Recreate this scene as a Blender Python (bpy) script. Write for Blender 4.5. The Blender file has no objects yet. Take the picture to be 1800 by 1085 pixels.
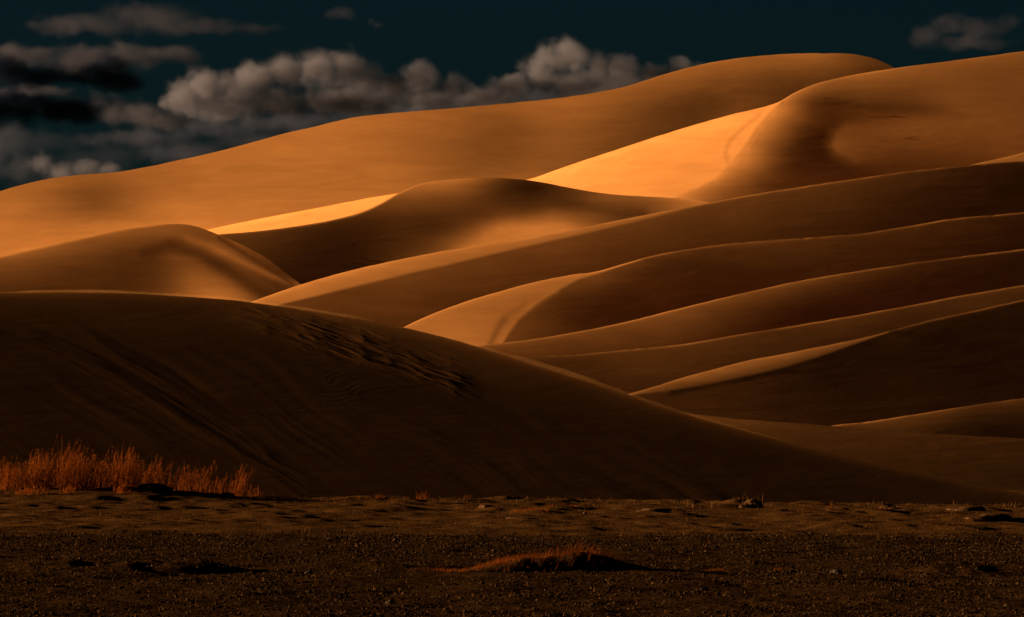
import bpy, math, random
import numpy as np
from mathutils import Vector

random.seed(7)
SC = bpy.context.scene
COL = SC.collection

# ------------------------------------------------------------------ camera
FPX, CX, HORIZON, CAM_H = 10000.0, 900.0, 763.0, 1.6      # 200 mm lens on an 1800-unit-wide picture
cam_data = bpy.data.cameras.new('camera')
cam_data.sensor_width = 36.0
cam_data.lens = 36.0 * FPX / 1800.0
cam_data.shift_y = (HORIZON - 542.5) / 1800.0
cam_data.clip_start = 1.0
cam_data.clip_end = 60000.0
cam = bpy.data.objects.new('camera', cam_data)
COL.objects.link(cam)
cam.location = (0, 0, CAM_H)
cam.rotation_euler = (math.radians(90), 0, 0)
SC.camera = cam

# ------------------------------------------------------------------ light
SUN_EL, SUN_AZ = math.radians(7.5), math.radians(-80.0)    # low sun, left and a little behind the dunes
SUN = np.array([math.cos(SUN_EL) * math.sin(SUN_AZ), math.cos(SUN_EL) * math.cos(SUN_AZ), math.sin(SUN_EL)])
sun_data = bpy.data.lights.new('sun', 'SUN')
sun_data.energy = 5.0
sun_data.angle = math.radians(0.55)
sun_data.color = (1.0, 0.84, 0.64)
sun = bpy.data.objects.new('sun', sun_data)
COL.objects.link(sun)
sun.location = tuple(SUN * 300)
sun.rotation_euler = Vector(SUN).to_track_quat('Z', 'Y').to_euler()

world = bpy.data.worlds.new('World')
SC.world = world
world.use_nodes = True
nt = world.node_tree
nt.nodes.clear()
sky = nt.nodes.new('ShaderNodeTexSky')
sky.sky_type = 'NISHITA'
sky.sun_disc = False
sky.sun_elevation = SUN_EL
sky.sun_rotation = SUN_AZ
sky.air_density = 1.0
sky.dust_density = 0.2
sky.ozone_density = 3.0
tint = nt.nodes.new('ShaderNodeMix')
tint.data_type = 'RGBA'
tint.blend_type = 'MULTIPLY'
tint.inputs[0].default_value = 1.0
tint.inputs[7].default_value = (0.34, 0.86, 1.16, 1)
bg = nt.nodes.new('ShaderNodeBackground')
bg.inputs['Strength'].default_value = 0.00112
wo = nt.nodes.new('ShaderNodeOutputWorld')
nt.links.new(sky.outputs[0], tint.inputs[6])
nt.links.new(tint.outputs[2], bg.inputs[0])
nt.links.new(bg.outputs[0], wo.inputs[0])

SC.view_settings.view_transform = 'Standard'
SC.view_settings.look = 'None'
SC.view_settings.exposure = 1.8
SC.view_settings.gamma = 1.0
SC.view_settings.use_curve_mapping = False
SC.cycles.max_bounces = 4
SC.cycles.diffuse_bounces = 2
SC.cycles.volume_bounces = 1
SC.cycles.volume_step_rate = 0.4
SC.cycles.volume_max_steps = 256
SC.cycles.transparent_max_bounces = 8
# ------------------------------------------------------------------ dune shapes
# A dune is a sheet of sand: its skyline is given as a curve, its slopes come from how steeply each
# stretch of sand leans to or away from the low sun (brightness table 0..300), integrated to a surface.
SAND_GAIN = 2.65
AMBIENT = 0.0035      # share of the picture's brightness that comes from the sky and from sand to sand

def lin(r):
    return ((np.asarray(r, float) + 14.03) / 269.03) ** 2.4

_dct = {}
def dct_matrix(n):
    """orthonormal cosine basis of n samples and its eigenvalues for the free-edge Laplacian"""
    if n not in _dct:
        k = np.arange(n)
        C = np.cos(math.pi * k[:, None] * (k[None, :] + 0.5) / n) * math.sqrt(2.0 / n)
        C[0] /= math.sqrt(2.0)
        _dct[n] = (C, 2 - 2 * np.cos(math.pi * k / n))
    return _dct[n]

def poisson(P, Q, dx, dy):
    """surface whose x / y differences best fit P (ny,nx-1) and Q (ny-1,nx); free edges"""
    ny, nx = P.shape[0], Q.shape[1]
    div = np.zeros((ny, nx))
    div[:, :-1] += P / dx
    div[:, 1:] -= P / dx
    div[:-1] += Q / dy
    div[1:] -= Q / dy
    Cy, ly = dct_matrix(ny)
    Cx, lx = dct_matrix(nx)
    lam = -(ly[:, None] / dy ** 2 + lx[None, :] / dx ** 2)
    lam[0, 0] = 1.0
    if nx * ny < 9000:                                        # small grids: plain products are quickest
        F = (Cy @ div @ Cx.T) / lam
        F[0, 0] = 0
        return Cy.T @ F @ Cx
    m = np.concatenate([div, div[::-1]], 0)                   # large grids: mirrored FFT
    m = np.concatenate([m, m[:, ::-1]], 1)
    F = np.fft.rfft2(m)
    ky = 2 - 2 * np.cos(2 * math.pi * np.fft.fftfreq(2 * ny))
    kx = 2 - 2 * np.cos(2 * math.pi * np.fft.rfftfreq(2 * nx))
    lam = -(ky[:, None] / dy ** 2 + kx[None, :] / dx ** 2)
    lam[0, 0] = 1.0
    F /= lam
    F[0, 0] = 0
    return np.fft.irfft2(F, m.shape)[:ny, :nx]

def good_size(n):
    """next length with only factors 2, 3, 5"""
    while True:
        k = n
        for f in (2, 3, 5):
            while k % f == 0:
                k //= f
        if k == 1:
            return n
        n += 1

def tps(pts, X, Y, sy=1.7, reg=2.0):
    """smooth interpolation of scattered brightness marks (thin plate, in log brightness)"""
    pts = np.array(pts, float)
    px, py, f = pts[:, 0], pts[:, 1] * sy, np.log(lin(pts[:, 2]))
    n = len(pts)
    def k(r2):
        return 0.5 * r2 * np.log(r2 + 1e-9)
    s = 1 / 300.0
    px, py = px * s, py * s
    A = np.zeros((n + 3, n + 3))
    A[:n, :n] = k((px[:, None] - px) ** 2 + (py[:, None] - py) ** 2) + np.eye(n) * reg * 1e-3
    A[:n, n] = A[n, :n] = 1
    A[:n, n + 1] = A[n + 1, :n] = px
    A[:n, n + 2] = A[n + 2, :n] = py
    sol = np.linalg.solve(A, np.concatenate([f, np.zeros(3)]))
    x, y = X * s, Y * sy * s
    out = sol[n] + sol[n + 1] * x + sol[n + 2] * y
    for i in range(n):
        out = out + sol[i] * k((x - px[i]) ** 2 + (y - py[i]) ** 2)
    return np.clip(out, f.min() - 0.25, f.max() + 0.15)

def polydist(poly, X, Y):
    d = np.full(X.shape, 1e9)
    for (x0, y0), (x1, y1) in zip(poly[:-1], poly[1:]):
        ex, ey = x1 - x0, y1 - y0
        t = np.clip(((X - x0) * ex + (Y - y0) * ey) / (ex * ex + ey * ey + 1e-9), 0, 1)
        d = np.minimum(d, np.hypot(X - x0 - t * ex, Y - y0 - t * ey))
    return d

def inside(poly, X, Y):
    c = np.zeros(X.shape, bool)
    n = len(poly)
    for i in range(n):
        x0, y0 = poly[i]
        x1, y1 = poly[(i + 1) % n]
        if y0 == y1:
            continue
        hit = ((y0 > Y) != (y1 > Y)) & (X < (x1 - x0) * (Y - y0) / (y1 - y0) + x0)
        c ^= hit
    return c

def curve(pts, x):
    """smooth (monotone-ish cubic) curve through skyline points"""
    pts = np.array(pts, float)
    xs, ys = pts[:, 0], pts[:, 1]
    h = np.diff(xs)
    s = np.diff(ys) / h
    m = np.zeros(len(xs))
    m[1:-1] = (s[:-1] * h[1:] + s[1:] * h[:-1]) / (h[:-1] + h[1:])
    m[0], m[-1] = s[0], s[-1]
    x = np.asarray(x, float)
    i = np.clip(np.searchsorted(xs, x) - 1, 0, len(xs) - 2)
    t = (x - xs[i]) / h[i]
    y = ((2 * t ** 3 - 3 * t ** 2 + 1) * ys[i] + (t ** 3 - 2 * t ** 2 + t) * h[i] * m[i]
         + (-2 * t ** 3 + 3 * t ** 2) * ys[i + 1] + (t ** 3 - t ** 2) * h[i] * m[i + 1])
    y = np.where(x < xs[0], ys[0] + m[0] * (x - xs[0]), y)
    return np.where(x > xs[-1], ys[-1] + m[-1] * (x - xs[-1]), y)

def tps_grid(pts, xs, ys):
    """tps on a thinned grid, filled in between (it is smooth)"""
    xc, yc = np.linspace(xs[0], xs[-1], max(12, len(xs) // 5)), np.linspace(ys[0], ys[-1], max(12, len(ys) // 4))
    c = tps(pts, *np.meshgrid(xc, yc))
    t = np.stack([np.interp(xs, xc, r) for r in c])
    f = np.clip(np.interp(ys, yc, np.arange(len(yc))), 0, len(yc) - 1.001)
    i = f.astype(int)
    return t[i] * (1 - (f - i))[:, None] + t[i + 1] * (f - i)[:, None]

def brightness(d, xs, ys, cr):
    X, Y = np.meshgrid(xs, ys)
    Y = np.maximum(Y, cr[None, :] - 1.0)                      # above the skyline the crest value goes on
    L = tps_grid(d['marks'], xs, ys)
    for reg in d.get('faces', []):
        ins = inside(reg['poly'], X, Y)
        dist = polydist(list(reg['poly']) + [reg['poly'][0]], X, Y)
        sd = np.where(ins, dist, -dist)
        wgt = np.clip(0.5 + sd / reg.get('soft', 5.0) * 1.15, 0, 1)
        L = L * (1 - wgt) + tps_grid(reg['marks'], xs, ys) * wgt
    for poly, width, val, amt in d.get('strokes', []):
        wgt = amt * np.exp(-(polydist(poly, X, Y) / width) ** 2)
        L = L * (1 - wgt) + math.log(lin(val)) * wgt
    cy = cr[None, :]
    for width, gain in d.get('rim', []):
        L = L + math.log(gain) * np.exp(-np.maximum(Y - cy, 0) / width)
    if 'fade' in d:                                            # slopes turn further from the sun to the right
        L = L + np.log(1 - d['fade'] * np.clip((X - 1150) / 650, 0, 1))
    return (np.exp(L) - AMBIENT) / SAND_GAIN

def smooth2(a, n):
    for _ in range(n):
        b = np.pad(a, 1, mode='edge')
        a = (b[1:-1, :-2] + 2 * b[1:-1, 1:-1] + b[1:-1, 2:]) / 4
        b = np.pad(a, 1, mode='edge')
        a = (b[:-2, 1:-1] + 2 * b[1:-1, 1:-1] + b[2:, 1:-1]) / 4
    return a

def solve_grid(d, low, dx, dy, iters, start=None, pull=0.0006):
    xs = np.arange(d['x0'], d['x1'] + dx, dx)
    xs = d['x0'] + dx * np.arange(good_size(len(xs)))
    cr, lo = curve(d['crest'], xs), low(np.clip(xs, d['x0'] + 2, d['x1'] - 2))
    ys = np.arange(cr.min() - 14, np.maximum(lo, cr + 20).max() + 24, dy)
    ys = ys[0] + dy * np.arange(good_size(len(ys)))
    X, Y = np.meshgrid(xs, ys)
    E = np.clip(brightness(d, xs, ys, cr), 0.004, 0.76)
    M = (Y > cr[None, :] - 3) & (Y < lo[None, :] + 8)
    S = np.clip((Y - cr[None, :] + 6) / 5, 0, 1) * np.clip((lo[None, :] + 18 - Y) / 10, 0, 1)
    U, V = (X - CX) / FPX, (HORIZON - Y) / FPX
    a, b, c = -SUN[0], SUN[1], SUN[2]
    q0 = d.get('lean', 2.0)
    def proj(p, q, n):
        for _ in range(n):
            m = 1 + U * p + V * q
            nn = np.sqrt(p * p + q * q + m * m)
            g = -a * p - b * m + c * q - E * nn
            gp = -a - b * U - E * (p + U * m) / nn
            gq = c - b * V - E * (q + V * m) / nn
            st = np.clip(g / (gp * gp + gq * gq), -0.6, 0.6)
            p, q = p - st * gp, q - st * gq
        return p, q
    p, q = proj(np.zeros_like(E), np.full_like(E, q0), 10)        # even lean, sideways tilt for the mean brightness
    pm = float(np.median(p[M]))
    hx, hy = dx / FPX, dy / FPX
    if start is None:
        w = pm * U + q0 * V
    else:
        xo, yo, wo = start
        t = np.stack([np.interp(xs, xo, r) for r in wo])
        w = np.stack([np.interp(ys, yo, t[:, j]) for j in range(len(xs))], 1)
        w = smooth2(w, 3)
    for it in range(iters):
        P = np.diff(w, axis=1) / hx
        Q = -np.diff(w, axis=0) / hy
        pc = np.concatenate([P[:, :1], (P[:, 1:] + P[:, :-1]) / 2, P[:, -1:]], 1)
        qc = np.concatenate([Q[:1], (Q[1:] + Q[:-1]) / 2, Q[-1:]], 0)
        pn, qn = proj(pc, qc, 2)
        dp = ((np.clip(pn, -3, 2.0) - pc) * S + pull * (pm - pc)) * 1.5
        dq = ((np.clip(qn, 0.7, 9.0) - qc) * S + pull * (q0 - qc)) * 1.5
        P = P + (dp[:, 1:] + dp[:, :-1]) / 2
        Q = Q + (dq[1:] + dq[:-1]) / 2
        w = poisson(P, -Q, hx, hy)
        if it % 10 == 9 and start is None and it < iters * 0.4:
            w = smooth2(w, 1)
    return xs, ys, w, E, M

def solve_dune(d, low):
    """log-distance map w(y,x) of a dune, low(x) = lowest line of it that shows; coarse first, then fine"""
    xs, ys, w, E, M = solve_grid(d, low, 18.0, 7.0, 700)
    xs, ys, w, E, M = solve_grid(d, low, 9.0, 4.0, 90, (xs, ys, w))
    xs, ys, w, E, M = solve_grid(d, low, 4.5, 2.2, 20, (xs, ys, w))
    return xs, ys, w - w[M].mean() + math.log(d['dist']), E, M

def predicted(xs, ys, w):
    X, Y = np.meshgrid(xs, ys)
    U, V = (X - CX) / FPX, (HORIZON - Y) / FPX
    p = np.gradient(w, (xs[1] - xs[0]) / FPX, axis=1)
    q = -np.gradient(w, (ys[1] - ys[0]) / FPX, axis=0)
    m = 1 + U * p + V * q
    return (SUN[0] * p - SUN[1] * m + SUN[2] * q) / np.sqrt(p * p + q * q + m * m), p, q
DUNES = {}      # front to back
DUNES['front'] = dict(x0=-200, x1=2000, dist=146.0, lean=2.0,
    crest=[(-220, 522), (-100, 518), (0, 516), (100, 514), (200, 515), (300, 520), (400, 527), (500, 540), (600, 556), (700, 574),
           (800, 598), (900, 628), (1000, 658), (1100, 692), (1200, 726), (1300, 755), (1400, 782), (1500, 806), (1600, 828),
           (1700, 850), (1800, 869), (2020, 905)],
    marks=[(-150, 540, 40), (100, 535, 44), (300, 545, 43), (500, 562, 47), (700, 598, 50), (850, 642, 48), (1000, 685, 41),
           (1200, 748, 39), (1400, 800, 36), (1600, 842, 34), (1800, 885, 33), (200, 600, 34), (200, 700, 22), (50, 650, 23),
           (50, 760, 16), (400, 700, 24), (600, 750, 22), (800, 750, 25), (900, 850, 19), (1100, 800, 26), (1300, 835, 24),
           (1500, 856, 27), (700, 850, 20), (300, 850, 16), (450, 620, 33), (620, 660, 30), (-150, 750, 16), (1000, 770, 29)],
    rim=[(7, 2.6)], bump=0.4, lip=0.0)
DUNES['toe'] = dict(fade=0.25, x0=1100, x1=2000, dist=176.0, lean=3.0,
    crest=[(1080, 716), (1150, 721), (1220, 728), (1300, 737), (1400, 744), (1500, 752), (1600, 760), (1700, 766), (1800, 771), (2020, 784)],
    marks=[(1150, 730, 75), (1300, 748, 80), (1400, 772, 68), (1500, 780, 64), (1600, 795, 62), (1750, 820, 58), (1800, 860, 50), (1950, 820, 45)],
    rim=[(5, 1.5)])
DUNES['low_right'] = dict(fade=0.25, x0=1390, x1=2000, dist=205.0, lean=2.2,
    crest=[(1380, 770), (1465, 748), (1520, 742), (1600, 730), (1700, 714), (1800, 700), (2020, 672)],
    marks=[(1500, 750, 84), (1550, 748, 84), (1650, 732, 86), (1780, 716, 72), (1750, 748, 42), (1650, 752, 62), (1900, 720, 45), (1800, 770, 35)],
    rim=[(4, 1.5)])
DUNES['dark_right'] = dict(fade=0.35, lip=0.08, x0=1040, x1=2000, dist=245.0, lean=2.0,
    crest=[(1030, 722), (1105, 693), (1150, 680), (1200, 664), (1260, 648), (1320, 633), (1380, 622), (1440, 610), (1500, 598),
           (1560, 583), (1620, 567), (1700, 549), (1800, 527), (2020, 485)],
    marks=[(1300, 690, 52), (1200, 712, 56), (1500, 650, 32), (1700, 600, 27), (1600, 700, 40), (1400, 720, 46), (1750, 680, 24),
           (1700, 563, 46), (1620, 585, 48), (1800, 545, 46), (1900, 560, 30), (1500, 740, 42), (1450, 670, 36), (1150, 725, 50)],
    faces=[dict(poly=[(1020, 705), (1105, 680), (1200, 650), (1320, 620), (1440, 598), (1562, 576), (1562, 585), (1500, 606), (1440, 628), (1380, 646),
                      (1320, 661), (1260, 673), (1200, 684), (1110, 696), (1060, 712), (1020, 730)],
                marks=[(1080, 705, 105), (1150, 684, 112), (1250, 660, 132), (1350, 638, 132), (1440, 615, 130), (1540, 590, 125), (1250, 672, 92)], soft=4)],
    strokes=[([(1180, 691), (1260, 677), (1380, 651), (1480, 619), (1530, 603)], 4, 24, 0.6), ([(1600, 582), (1700, 560), (1800, 538), (1900, 517)], 5, 30, 0.5)],
    rim=[(4, 1.25)])
DUNES['ridge_d'] = dict(fade=0.35, x0=850, x1=2000, dist=300.0, lean=2.4,
    crest=[(830, 634), (900, 628), (960, 626), (1020, 623), (1080, 617), (1200, 605), (1300, 588), (1400, 572), (1500, 555), (1600, 537), (1700, 518), (1800, 501), (2020, 462)],
    marks=[(950, 640, 66), (1000, 642, 66), (1100, 642, 70), (1200, 622, 76), (1300, 606, 73), (1500, 572, 74), (1700, 534, 78), (1780, 517, 82), (1000, 670, 56), (1100, 672, 60), (1250, 640, 66), (1400, 600, 68), (1600, 560, 66), (1900, 500, 70)],
    rim=[(4, 1.5)])
DUNES['ridge_c'] = dict(fade=0.35, x0=780, x1=2000, dist=350.0, lean=2.1,
    crest=[(770, 620), (840, 608), (900, 601), (960, 593), (1000, 586), (1100, 566), (1200, 541), (1300, 517), (1400, 495), (1500, 478), (1600, 463), (1700, 450), (1800, 438), (2020, 412)],
    marks=[(860, 612, 92), (900, 612, 97), (1000, 602, 92), (1100, 588, 94), (1200, 560, 104), (1300, 532, 100), (1400, 512, 88), (1500, 493, 74), (1600, 477, 60), (1700, 468, 48), (1800, 455, 42),
           (1400, 552, 44), (1600, 520, 33), (1200, 602, 70), (1300, 582, 52), (1500, 530, 38), (1750, 500, 32), (1900, 460, 34), (1050, 615, 80)],
    rim=[(5, 1.6)])
DUNES['ridge_b'] = dict(fade=0.35, x0=640, x1=2000, dist=415.0, lean=1.9,
    crest=[(630, 612), (705, 577), (760, 552), (820, 530), (880, 512), (940, 496), (1000, 484), (1050, 477), (1100, 463), (1150, 449), (1200, 440), (1260, 431), (1350, 423), (1450, 416), (1520, 410),
           (1600, 397), (1680, 384), (1740, 379), (1800, 373), (2020, 352)],
    marks=[(960, 572, 82), (1000, 540, 62), (1100, 520, 46), (1200, 500, 52), (1100, 482, 82), (1040, 500, 92), (930, 590, 90), (1150, 558, 40), (1050, 580, 46), (1300, 445, 72), (1400, 435, 76), (1500, 440, 66), (1600, 430, 66),
           (1700, 402, 62), (1790, 392, 50), (1300, 485, 56), (1250, 525, 37), (1200, 462, 66), (1450, 475, 58), (1900, 390, 46), (1650, 450, 52)],
    faces=[dict(poly=[(600, 600), (700, 560), (820, 515), (940, 482), (1062, 466), (1125, 448), (1125, 456), (1062, 478), (1020, 490), (980, 511), (940, 536), (912, 560), (893, 585), (884, 606), (870, 640), (600, 650)],
                marks=[(700, 580, 172), (800, 570, 174), (780, 550, 176), (900, 530, 170), (1000, 490, 164), (860, 592, 168), (840, 560, 170), (880, 560, 160), (950, 505, 166)], soft=4)],
    strokes=[([(862, 606), (874, 580), (886, 562)], 6, 108, 0.55), ([(880, 570), (896, 551), (922, 536)], 5, 128, 0.4), ([(890, 590), (910, 562), (940, 537), (980, 512)], 4, 185, 0.45)],
    rim=[(4, 1.6)])
DUNES['ridge_a'] = dict(fade=0.30, x0=380, x1=2000, dist=510.0, lean=2.0,
    crest=[(360, 560), (450, 528), (500, 510), (560, 491), (620, 475), (700, 457), (800, 438), (900, 423), (1000, 405), (1100, 385), (1190, 367), (1250, 356), (1300, 346), (1400, 330), (1500, 315), (1600, 301), (1700, 291), (1800, 283), (2020, 268)],
    marks=[(560, 540, 88), (600, 542, 86), (700, 522, 90), (900, 472, 88), (1100, 422, 88), (1300, 372, 94), (1250, 372, 94), (1500, 342, 78), (1700, 312, 54), (1790, 302, 42), (1000, 462, 80), (700, 562, 74), (1200, 402, 82), (1400, 398, 68),
           (1700, 352, 42), (800, 500, 86), (850, 520, 76), (1550, 385, 56), (1900, 310, 40), (1350, 350, 92), (1600, 325, 66), (1100, 450, 72)],
    faces=[dict(poly=[(340, 555), (450, 515), (620, 462), (800, 425), (1000, 394), (1190, 358), (1235, 353), (1235, 361), (1190, 372), (1100, 394), (1000, 417), (900, 439), (800, 463), (720, 481), (640, 500), (560, 520), (500, 534), (440, 550), (340, 590)],
                marks=[(450, 535, 186), (520, 514, 192), (600, 490, 184), (700, 468, 176), (800, 450, 168), (900, 431, 162), (1000, 411, 154), (1100, 390, 146), (1200, 368, 128), (700, 480, 170)], soft=4)],
    rim=[(4, 1.5)])
DUNES['left'] = dict(x0=-200, x1=620, dist=600.0, lean=2.0,
    crest=[(-220, 500), (-100, 474), (0, 452), (50, 440), (100, 429), (150, 418), (200, 407), (250, 399), (310, 394), (340, 397), (365, 405), (385, 413), (420, 428), (470, 455), (500, 478), (530, 500), (640, 580)],
    marks=[(-100, 490, 110), (30, 460, 128), (200, 416, 134), (120, 432, 134), (300, 404, 132), (100, 480, 86), (200, 450, 88), (250, 482, 70), (30, 505, 80), (330, 430, 128), (340, 490, 150), (400, 515, 172), (300, 505, 110), (440, 530, 150),
           (470, 500, 80), (350, 410, 112), (420, 440, 112), (500, 515, 70), (380, 480, 120), (180, 505, 74), (-100, 530, 80), (280, 440, 100)],
    strokes=[([(255, 445), (300, 433), (350, 446), (400, 475), (440, 500), (480, 525)], 12, 66, 0.85), ([(330, 420), (370, 432), (420, 458), (470, 482), (525, 503)], 7, 158, 0.7), ([(385, 418), (420, 440), (470, 470), (515, 500)], 4, 70, 0.6)],
    rim=[(5, 1.3)])
DUNES['middle'] = dict(x0=320, x1=1400, dist=740.0, lean=1.9,
    crest=[(300, 428), (380, 413), (450, 407), (520, 398), (600, 383), (640, 371), (670, 357), (700, 340), (740, 323), (790, 316), (860, 313), (920, 316), (960, 322), (1000, 330), (1060, 340), (1120, 345), (1180, 348), (1230, 353), (1290, 366), (1420, 400)],
    marks=[(730, 345, 140), (760, 332, 158), (830, 327, 138), (890, 338, 64), (925, 350, 40), (970, 348, 78), (1050, 356, 126), (1100, 352, 124), (1160, 356, 140), (1210, 356, 185), (1000, 364, 88), (1100, 374, 92), (900, 388, 160), (870, 396, 164),
           (980, 382, 158), (1060, 378, 118), (800, 420, 130), (770, 395, 72), (700, 380, 84), (640, 402, 60), (560, 420, 50), (500, 430, 60), (450, 416, 84), (600, 450, 36), (540, 480, 40), (680, 440, 66), (840, 370, 72), (760, 430, 100), (820, 350, 104), (1150, 372, 110), (1300, 380, 120), (350, 425, 90)],
    strokes=[([(900, 342), (960, 352), (1040, 366), (1130, 376)], 9, 66, 0.6)],
    rim=[(4, 1.25)])
DUNES['wedge'] = dict(x0=1640, x1=2000, dist=830.0, lean=2.0,
    crest=[(1620, 306), (1690, 294), (1720, 287), (1760, 278), (1800, 268), (2020, 215)],
    marks=[(1700, 296, 140), (1760, 284, 146), (1800, 276, 140), (1900, 255, 120), (1800, 300, 120)])
DUNES['right_peak'] = dict(x0=280, x1=2000, dist=1000.0, lean=1.8, bump=1.3, lip=0.3,
    crest=[(260, 430), (365, 404), (450, 386), (550, 367), (700, 340), (820, 328), (930, 315), (1000, 291), (1100, 258), (1200, 226), (1300, 198), (1350, 186), (1370, 179), (1395, 164), (1430, 149), (1480, 136), (1540, 125), (1575, 120), (1650, 110), (1720, 101), (1800, 90), (2020, 62)],
    marks=[(1335, 245, 186), (1330, 270, 178), (1300, 300, 186), (1360, 215, 192), (1385, 190, 182), (1364, 240, 148), (1345, 292, 132), (1388, 294, 64), (1400, 238, 90), (1412, 202, 104), (1310, 332, 112), (1355, 330, 76), (1255, 335, 165), (1200, 352, 205),
           (1395, 170, 190), (1430, 153, 152), (1500, 150, 130), (1600, 130, 130), (1700, 114, 130), (1750, 150, 108), (1600, 165, 102), (1419, 251, 48), (1440, 213, 54), (1425, 292, 48), (1471, 188, 76), (1520, 182, 92), (1455, 292, 46), (1505, 303, 50), (1560, 300, 56),
           (1640, 292, 66), (1440, 315, 58), (1440, 175, 104), (1900, 120, 115), (1900, 220, 100), (1750, 205, 118), (1680, 190, 116), (1720, 262, 92)],
    faces=[dict(poly=[(240, 420), (365, 394), (700, 330), (930, 303), (1100, 248), (1300, 188), (1376, 168), (1370, 182), (1349, 202), (1328, 227), (1315, 248), (1300, 269), (1282, 291), (1257, 315), (1226, 331), (1190, 345), (1160, 400), (240, 460)],
                marks=[(400, 402, 300), (450, 392, 302), (600, 368, 294), (800, 345, 288), (950, 313, 298), (1050, 290, 292), (1150, 262, 286), (1250, 228, 282), (1340, 192, 272), (1150, 320, 268), (1220, 318, 250), (1280, 270, 262), (1050, 330, 282), (1100, 290, 290), (1200, 262, 276)], soft=5),
           dict(poly=[(1482, 212), (1461, 233), (1454, 257), (1464, 275), (1500, 291), (1560, 293), (1640, 286), (1730, 262), (1730, 212), (1600, 203), (1530, 203)],
                marks=[(1468, 257, 124), (1482, 238, 112), (1517, 248, 108), (1520, 275, 94), (1560, 230, 110), (1620, 220, 120), (1600, 258, 94), (1700, 240, 106), (1600, 283, 76), (1530, 212, 98)], soft=28)],
    strokes=[([(1280, 288), (1275, 268), (1283, 247), (1305, 226), (1335, 202)], 4, 225, 0.55), ([(1366, 188), (1332, 228), (1318, 252), (1302, 273), (1284, 294), (1258, 318)], 4, 240, 0.4)],
    rim=[(4, 1.2)])
DUNES['far'] = dict(x0=-200, x1=1850, dist=1500.0, lean=2.2,
    crest=[(-220, 385), (-100, 360), (0, 336), (50, 322), (100, 312), (150, 307), (200, 303), (300, 285), (400, 262), (500, 235), (560, 221), (620, 207), (680, 200), (740, 195), (800, 190), (900, 181), (1000, 170), (1100, 152), (1170, 130), (1250, 110), (1340, 98), (1440, 94), (1510, 97), (1542, 105), (1575, 121), (1650, 160), (1760, 215), (1880, 270)],
    marks=[(-120, 380, 170), (10, 345, 174), (90, 335, 160), (165, 352, 122), (240, 335, 160), (50, 430, 218), (0, 400, 194), (300, 380, 210), (350, 300, 186), (500, 265, 192), (560, 330, 186), (430, 350, 192), (650, 220, 180), (800, 225, 152), (880, 250, 126), (850, 200, 150), (1000, 195, 164),
           (1000, 255, 140), (1100, 230, 116), (1200, 155, 132), (1300, 125, 140), (1450, 108, 142), (1540, 118, 86), (1400, 158, 90), (1250, 178, 94), (1200, 200, 90), (1290, 190, 114), (930, 295, 152), (700, 310, 184), (790, 290, 150), (150, 300, 172), (1350, 140, 110), (1100, 180, 142), (1650, 190, 80), (1480, 140, 88), (620, 280, 184), (180, 400, 202)],
    rim=[(4, 0.9)], bump=1.7, lip=0.1)

# ------------------------------------------------------------------ helpers
def mesh_obj(name, verts, faces, mat=None, parent=None, smooth=True):
    me = bpy.data.meshes.new(name)
    verts = np.asarray(verts, np.float32).reshape(-1, 3)
    faces = np.asarray(faces, np.int32)
    nf, k = faces.shape
    me.vertices.add(len(verts))
    me.vertices.foreach_set('co', verts.ravel())
    me.loops.add(nf * k)
    me.loops.foreach_set('vertex_index', faces.ravel())
    me.polygons.add(nf)
    me.polygons.foreach_set('loop_start', np.arange(0, nf * k, k, dtype=np.int32))
    me.polygons.foreach_set('use_smooth', np.full(nf, smooth))
    me.update(calc_edges=True)
    me.validate()
    if mat:
        me.materials.append(mat)
    o = bpy.data.objects.new(name, me)
    COL.objects.link(o)
    if parent:
        o.parent = parent
    return o

def tag(o, label=None, cat=None, group=None, kind=None):
    if label: o['label'] = label
    if cat: o['category'] = cat
    if group: o['group'] = group
    if kind: o['kind'] = kind
    return o

def grid_faces(nr, nc):
    i = np.arange(nr * nc).reshape(nr, nc)
    return np.stack([i[:-1, :-1], i[1:, :-1], i[1:, 1:], i[:-1, 1:]], -1).reshape(-1, 4)

def at(px, py, D):
    """point at distance D that is seen at (px, py)"""
    return Vector(((px - CX) / FPX * D, D, CAM_H + (HORIZON - py) / FPX * D))

_rng = np.random.default_rng(11)
_tab = _rng.random((256, 256))
def vnoise(x, y):
    xi, yi = np.floor(x).astype(int), np.floor(y).astype(int)
    fx, fy = x - xi, y - yi
    fx, fy = fx * fx * fx * (fx * (fx * 6 - 15) + 10), fy * fy * fy * (fy * (fy * 6 - 15) + 10)
    g = lambda a, b: _tab[b & 255, a & 255]
    return ((g(xi, yi) * (1 - fx) + g(xi + 1, yi) * fx) * (1 - fy) + (g(xi, yi + 1) * (1 - fx) + g(xi + 1, yi + 1) * fx) * fy)

def fbm(x, y, n=4, gain=0.5):
    s, a, t = 0.0, 1.0, 0.0
    for k in range(n):
        s = s + a * (vnoise(x * 2 ** k + 17.3 * k, y * 2 ** k + 5.1 * k) - 0.5)
        t += a
        a *= gain
    return s / t

def node_mat(name):
    m = bpy.data.materials.new(name)
    m.use_nodes = True
    t = m.node_tree
    b = t.nodes['Principled BSDF']
    b.inputs['Roughness'].default_value = 1.0
    b.inputs['Specular IOR Level'].default_value = 0.0
    return m, t, b

def nd(t, kind, **kw):
    n = t.nodes.new(kind)
    for k, v in kw.items():
        if k in n.inputs.keys():
            n.inputs[k].default_value = v
        else:
            setattr(n, k, v)
    return n

def ramp(t, fac, stops):
    r = t.nodes.new('ShaderNodeValToRGB')
    e = r.color_ramp.elements
    while len(e) < len(stops):
        e.new(0.5)
    for el, (p, c) in zip(e, stops):
        el.position = p
        el.color = (*c, 1)
    t.links.new(fac, r.inputs[0])
    return r

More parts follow.
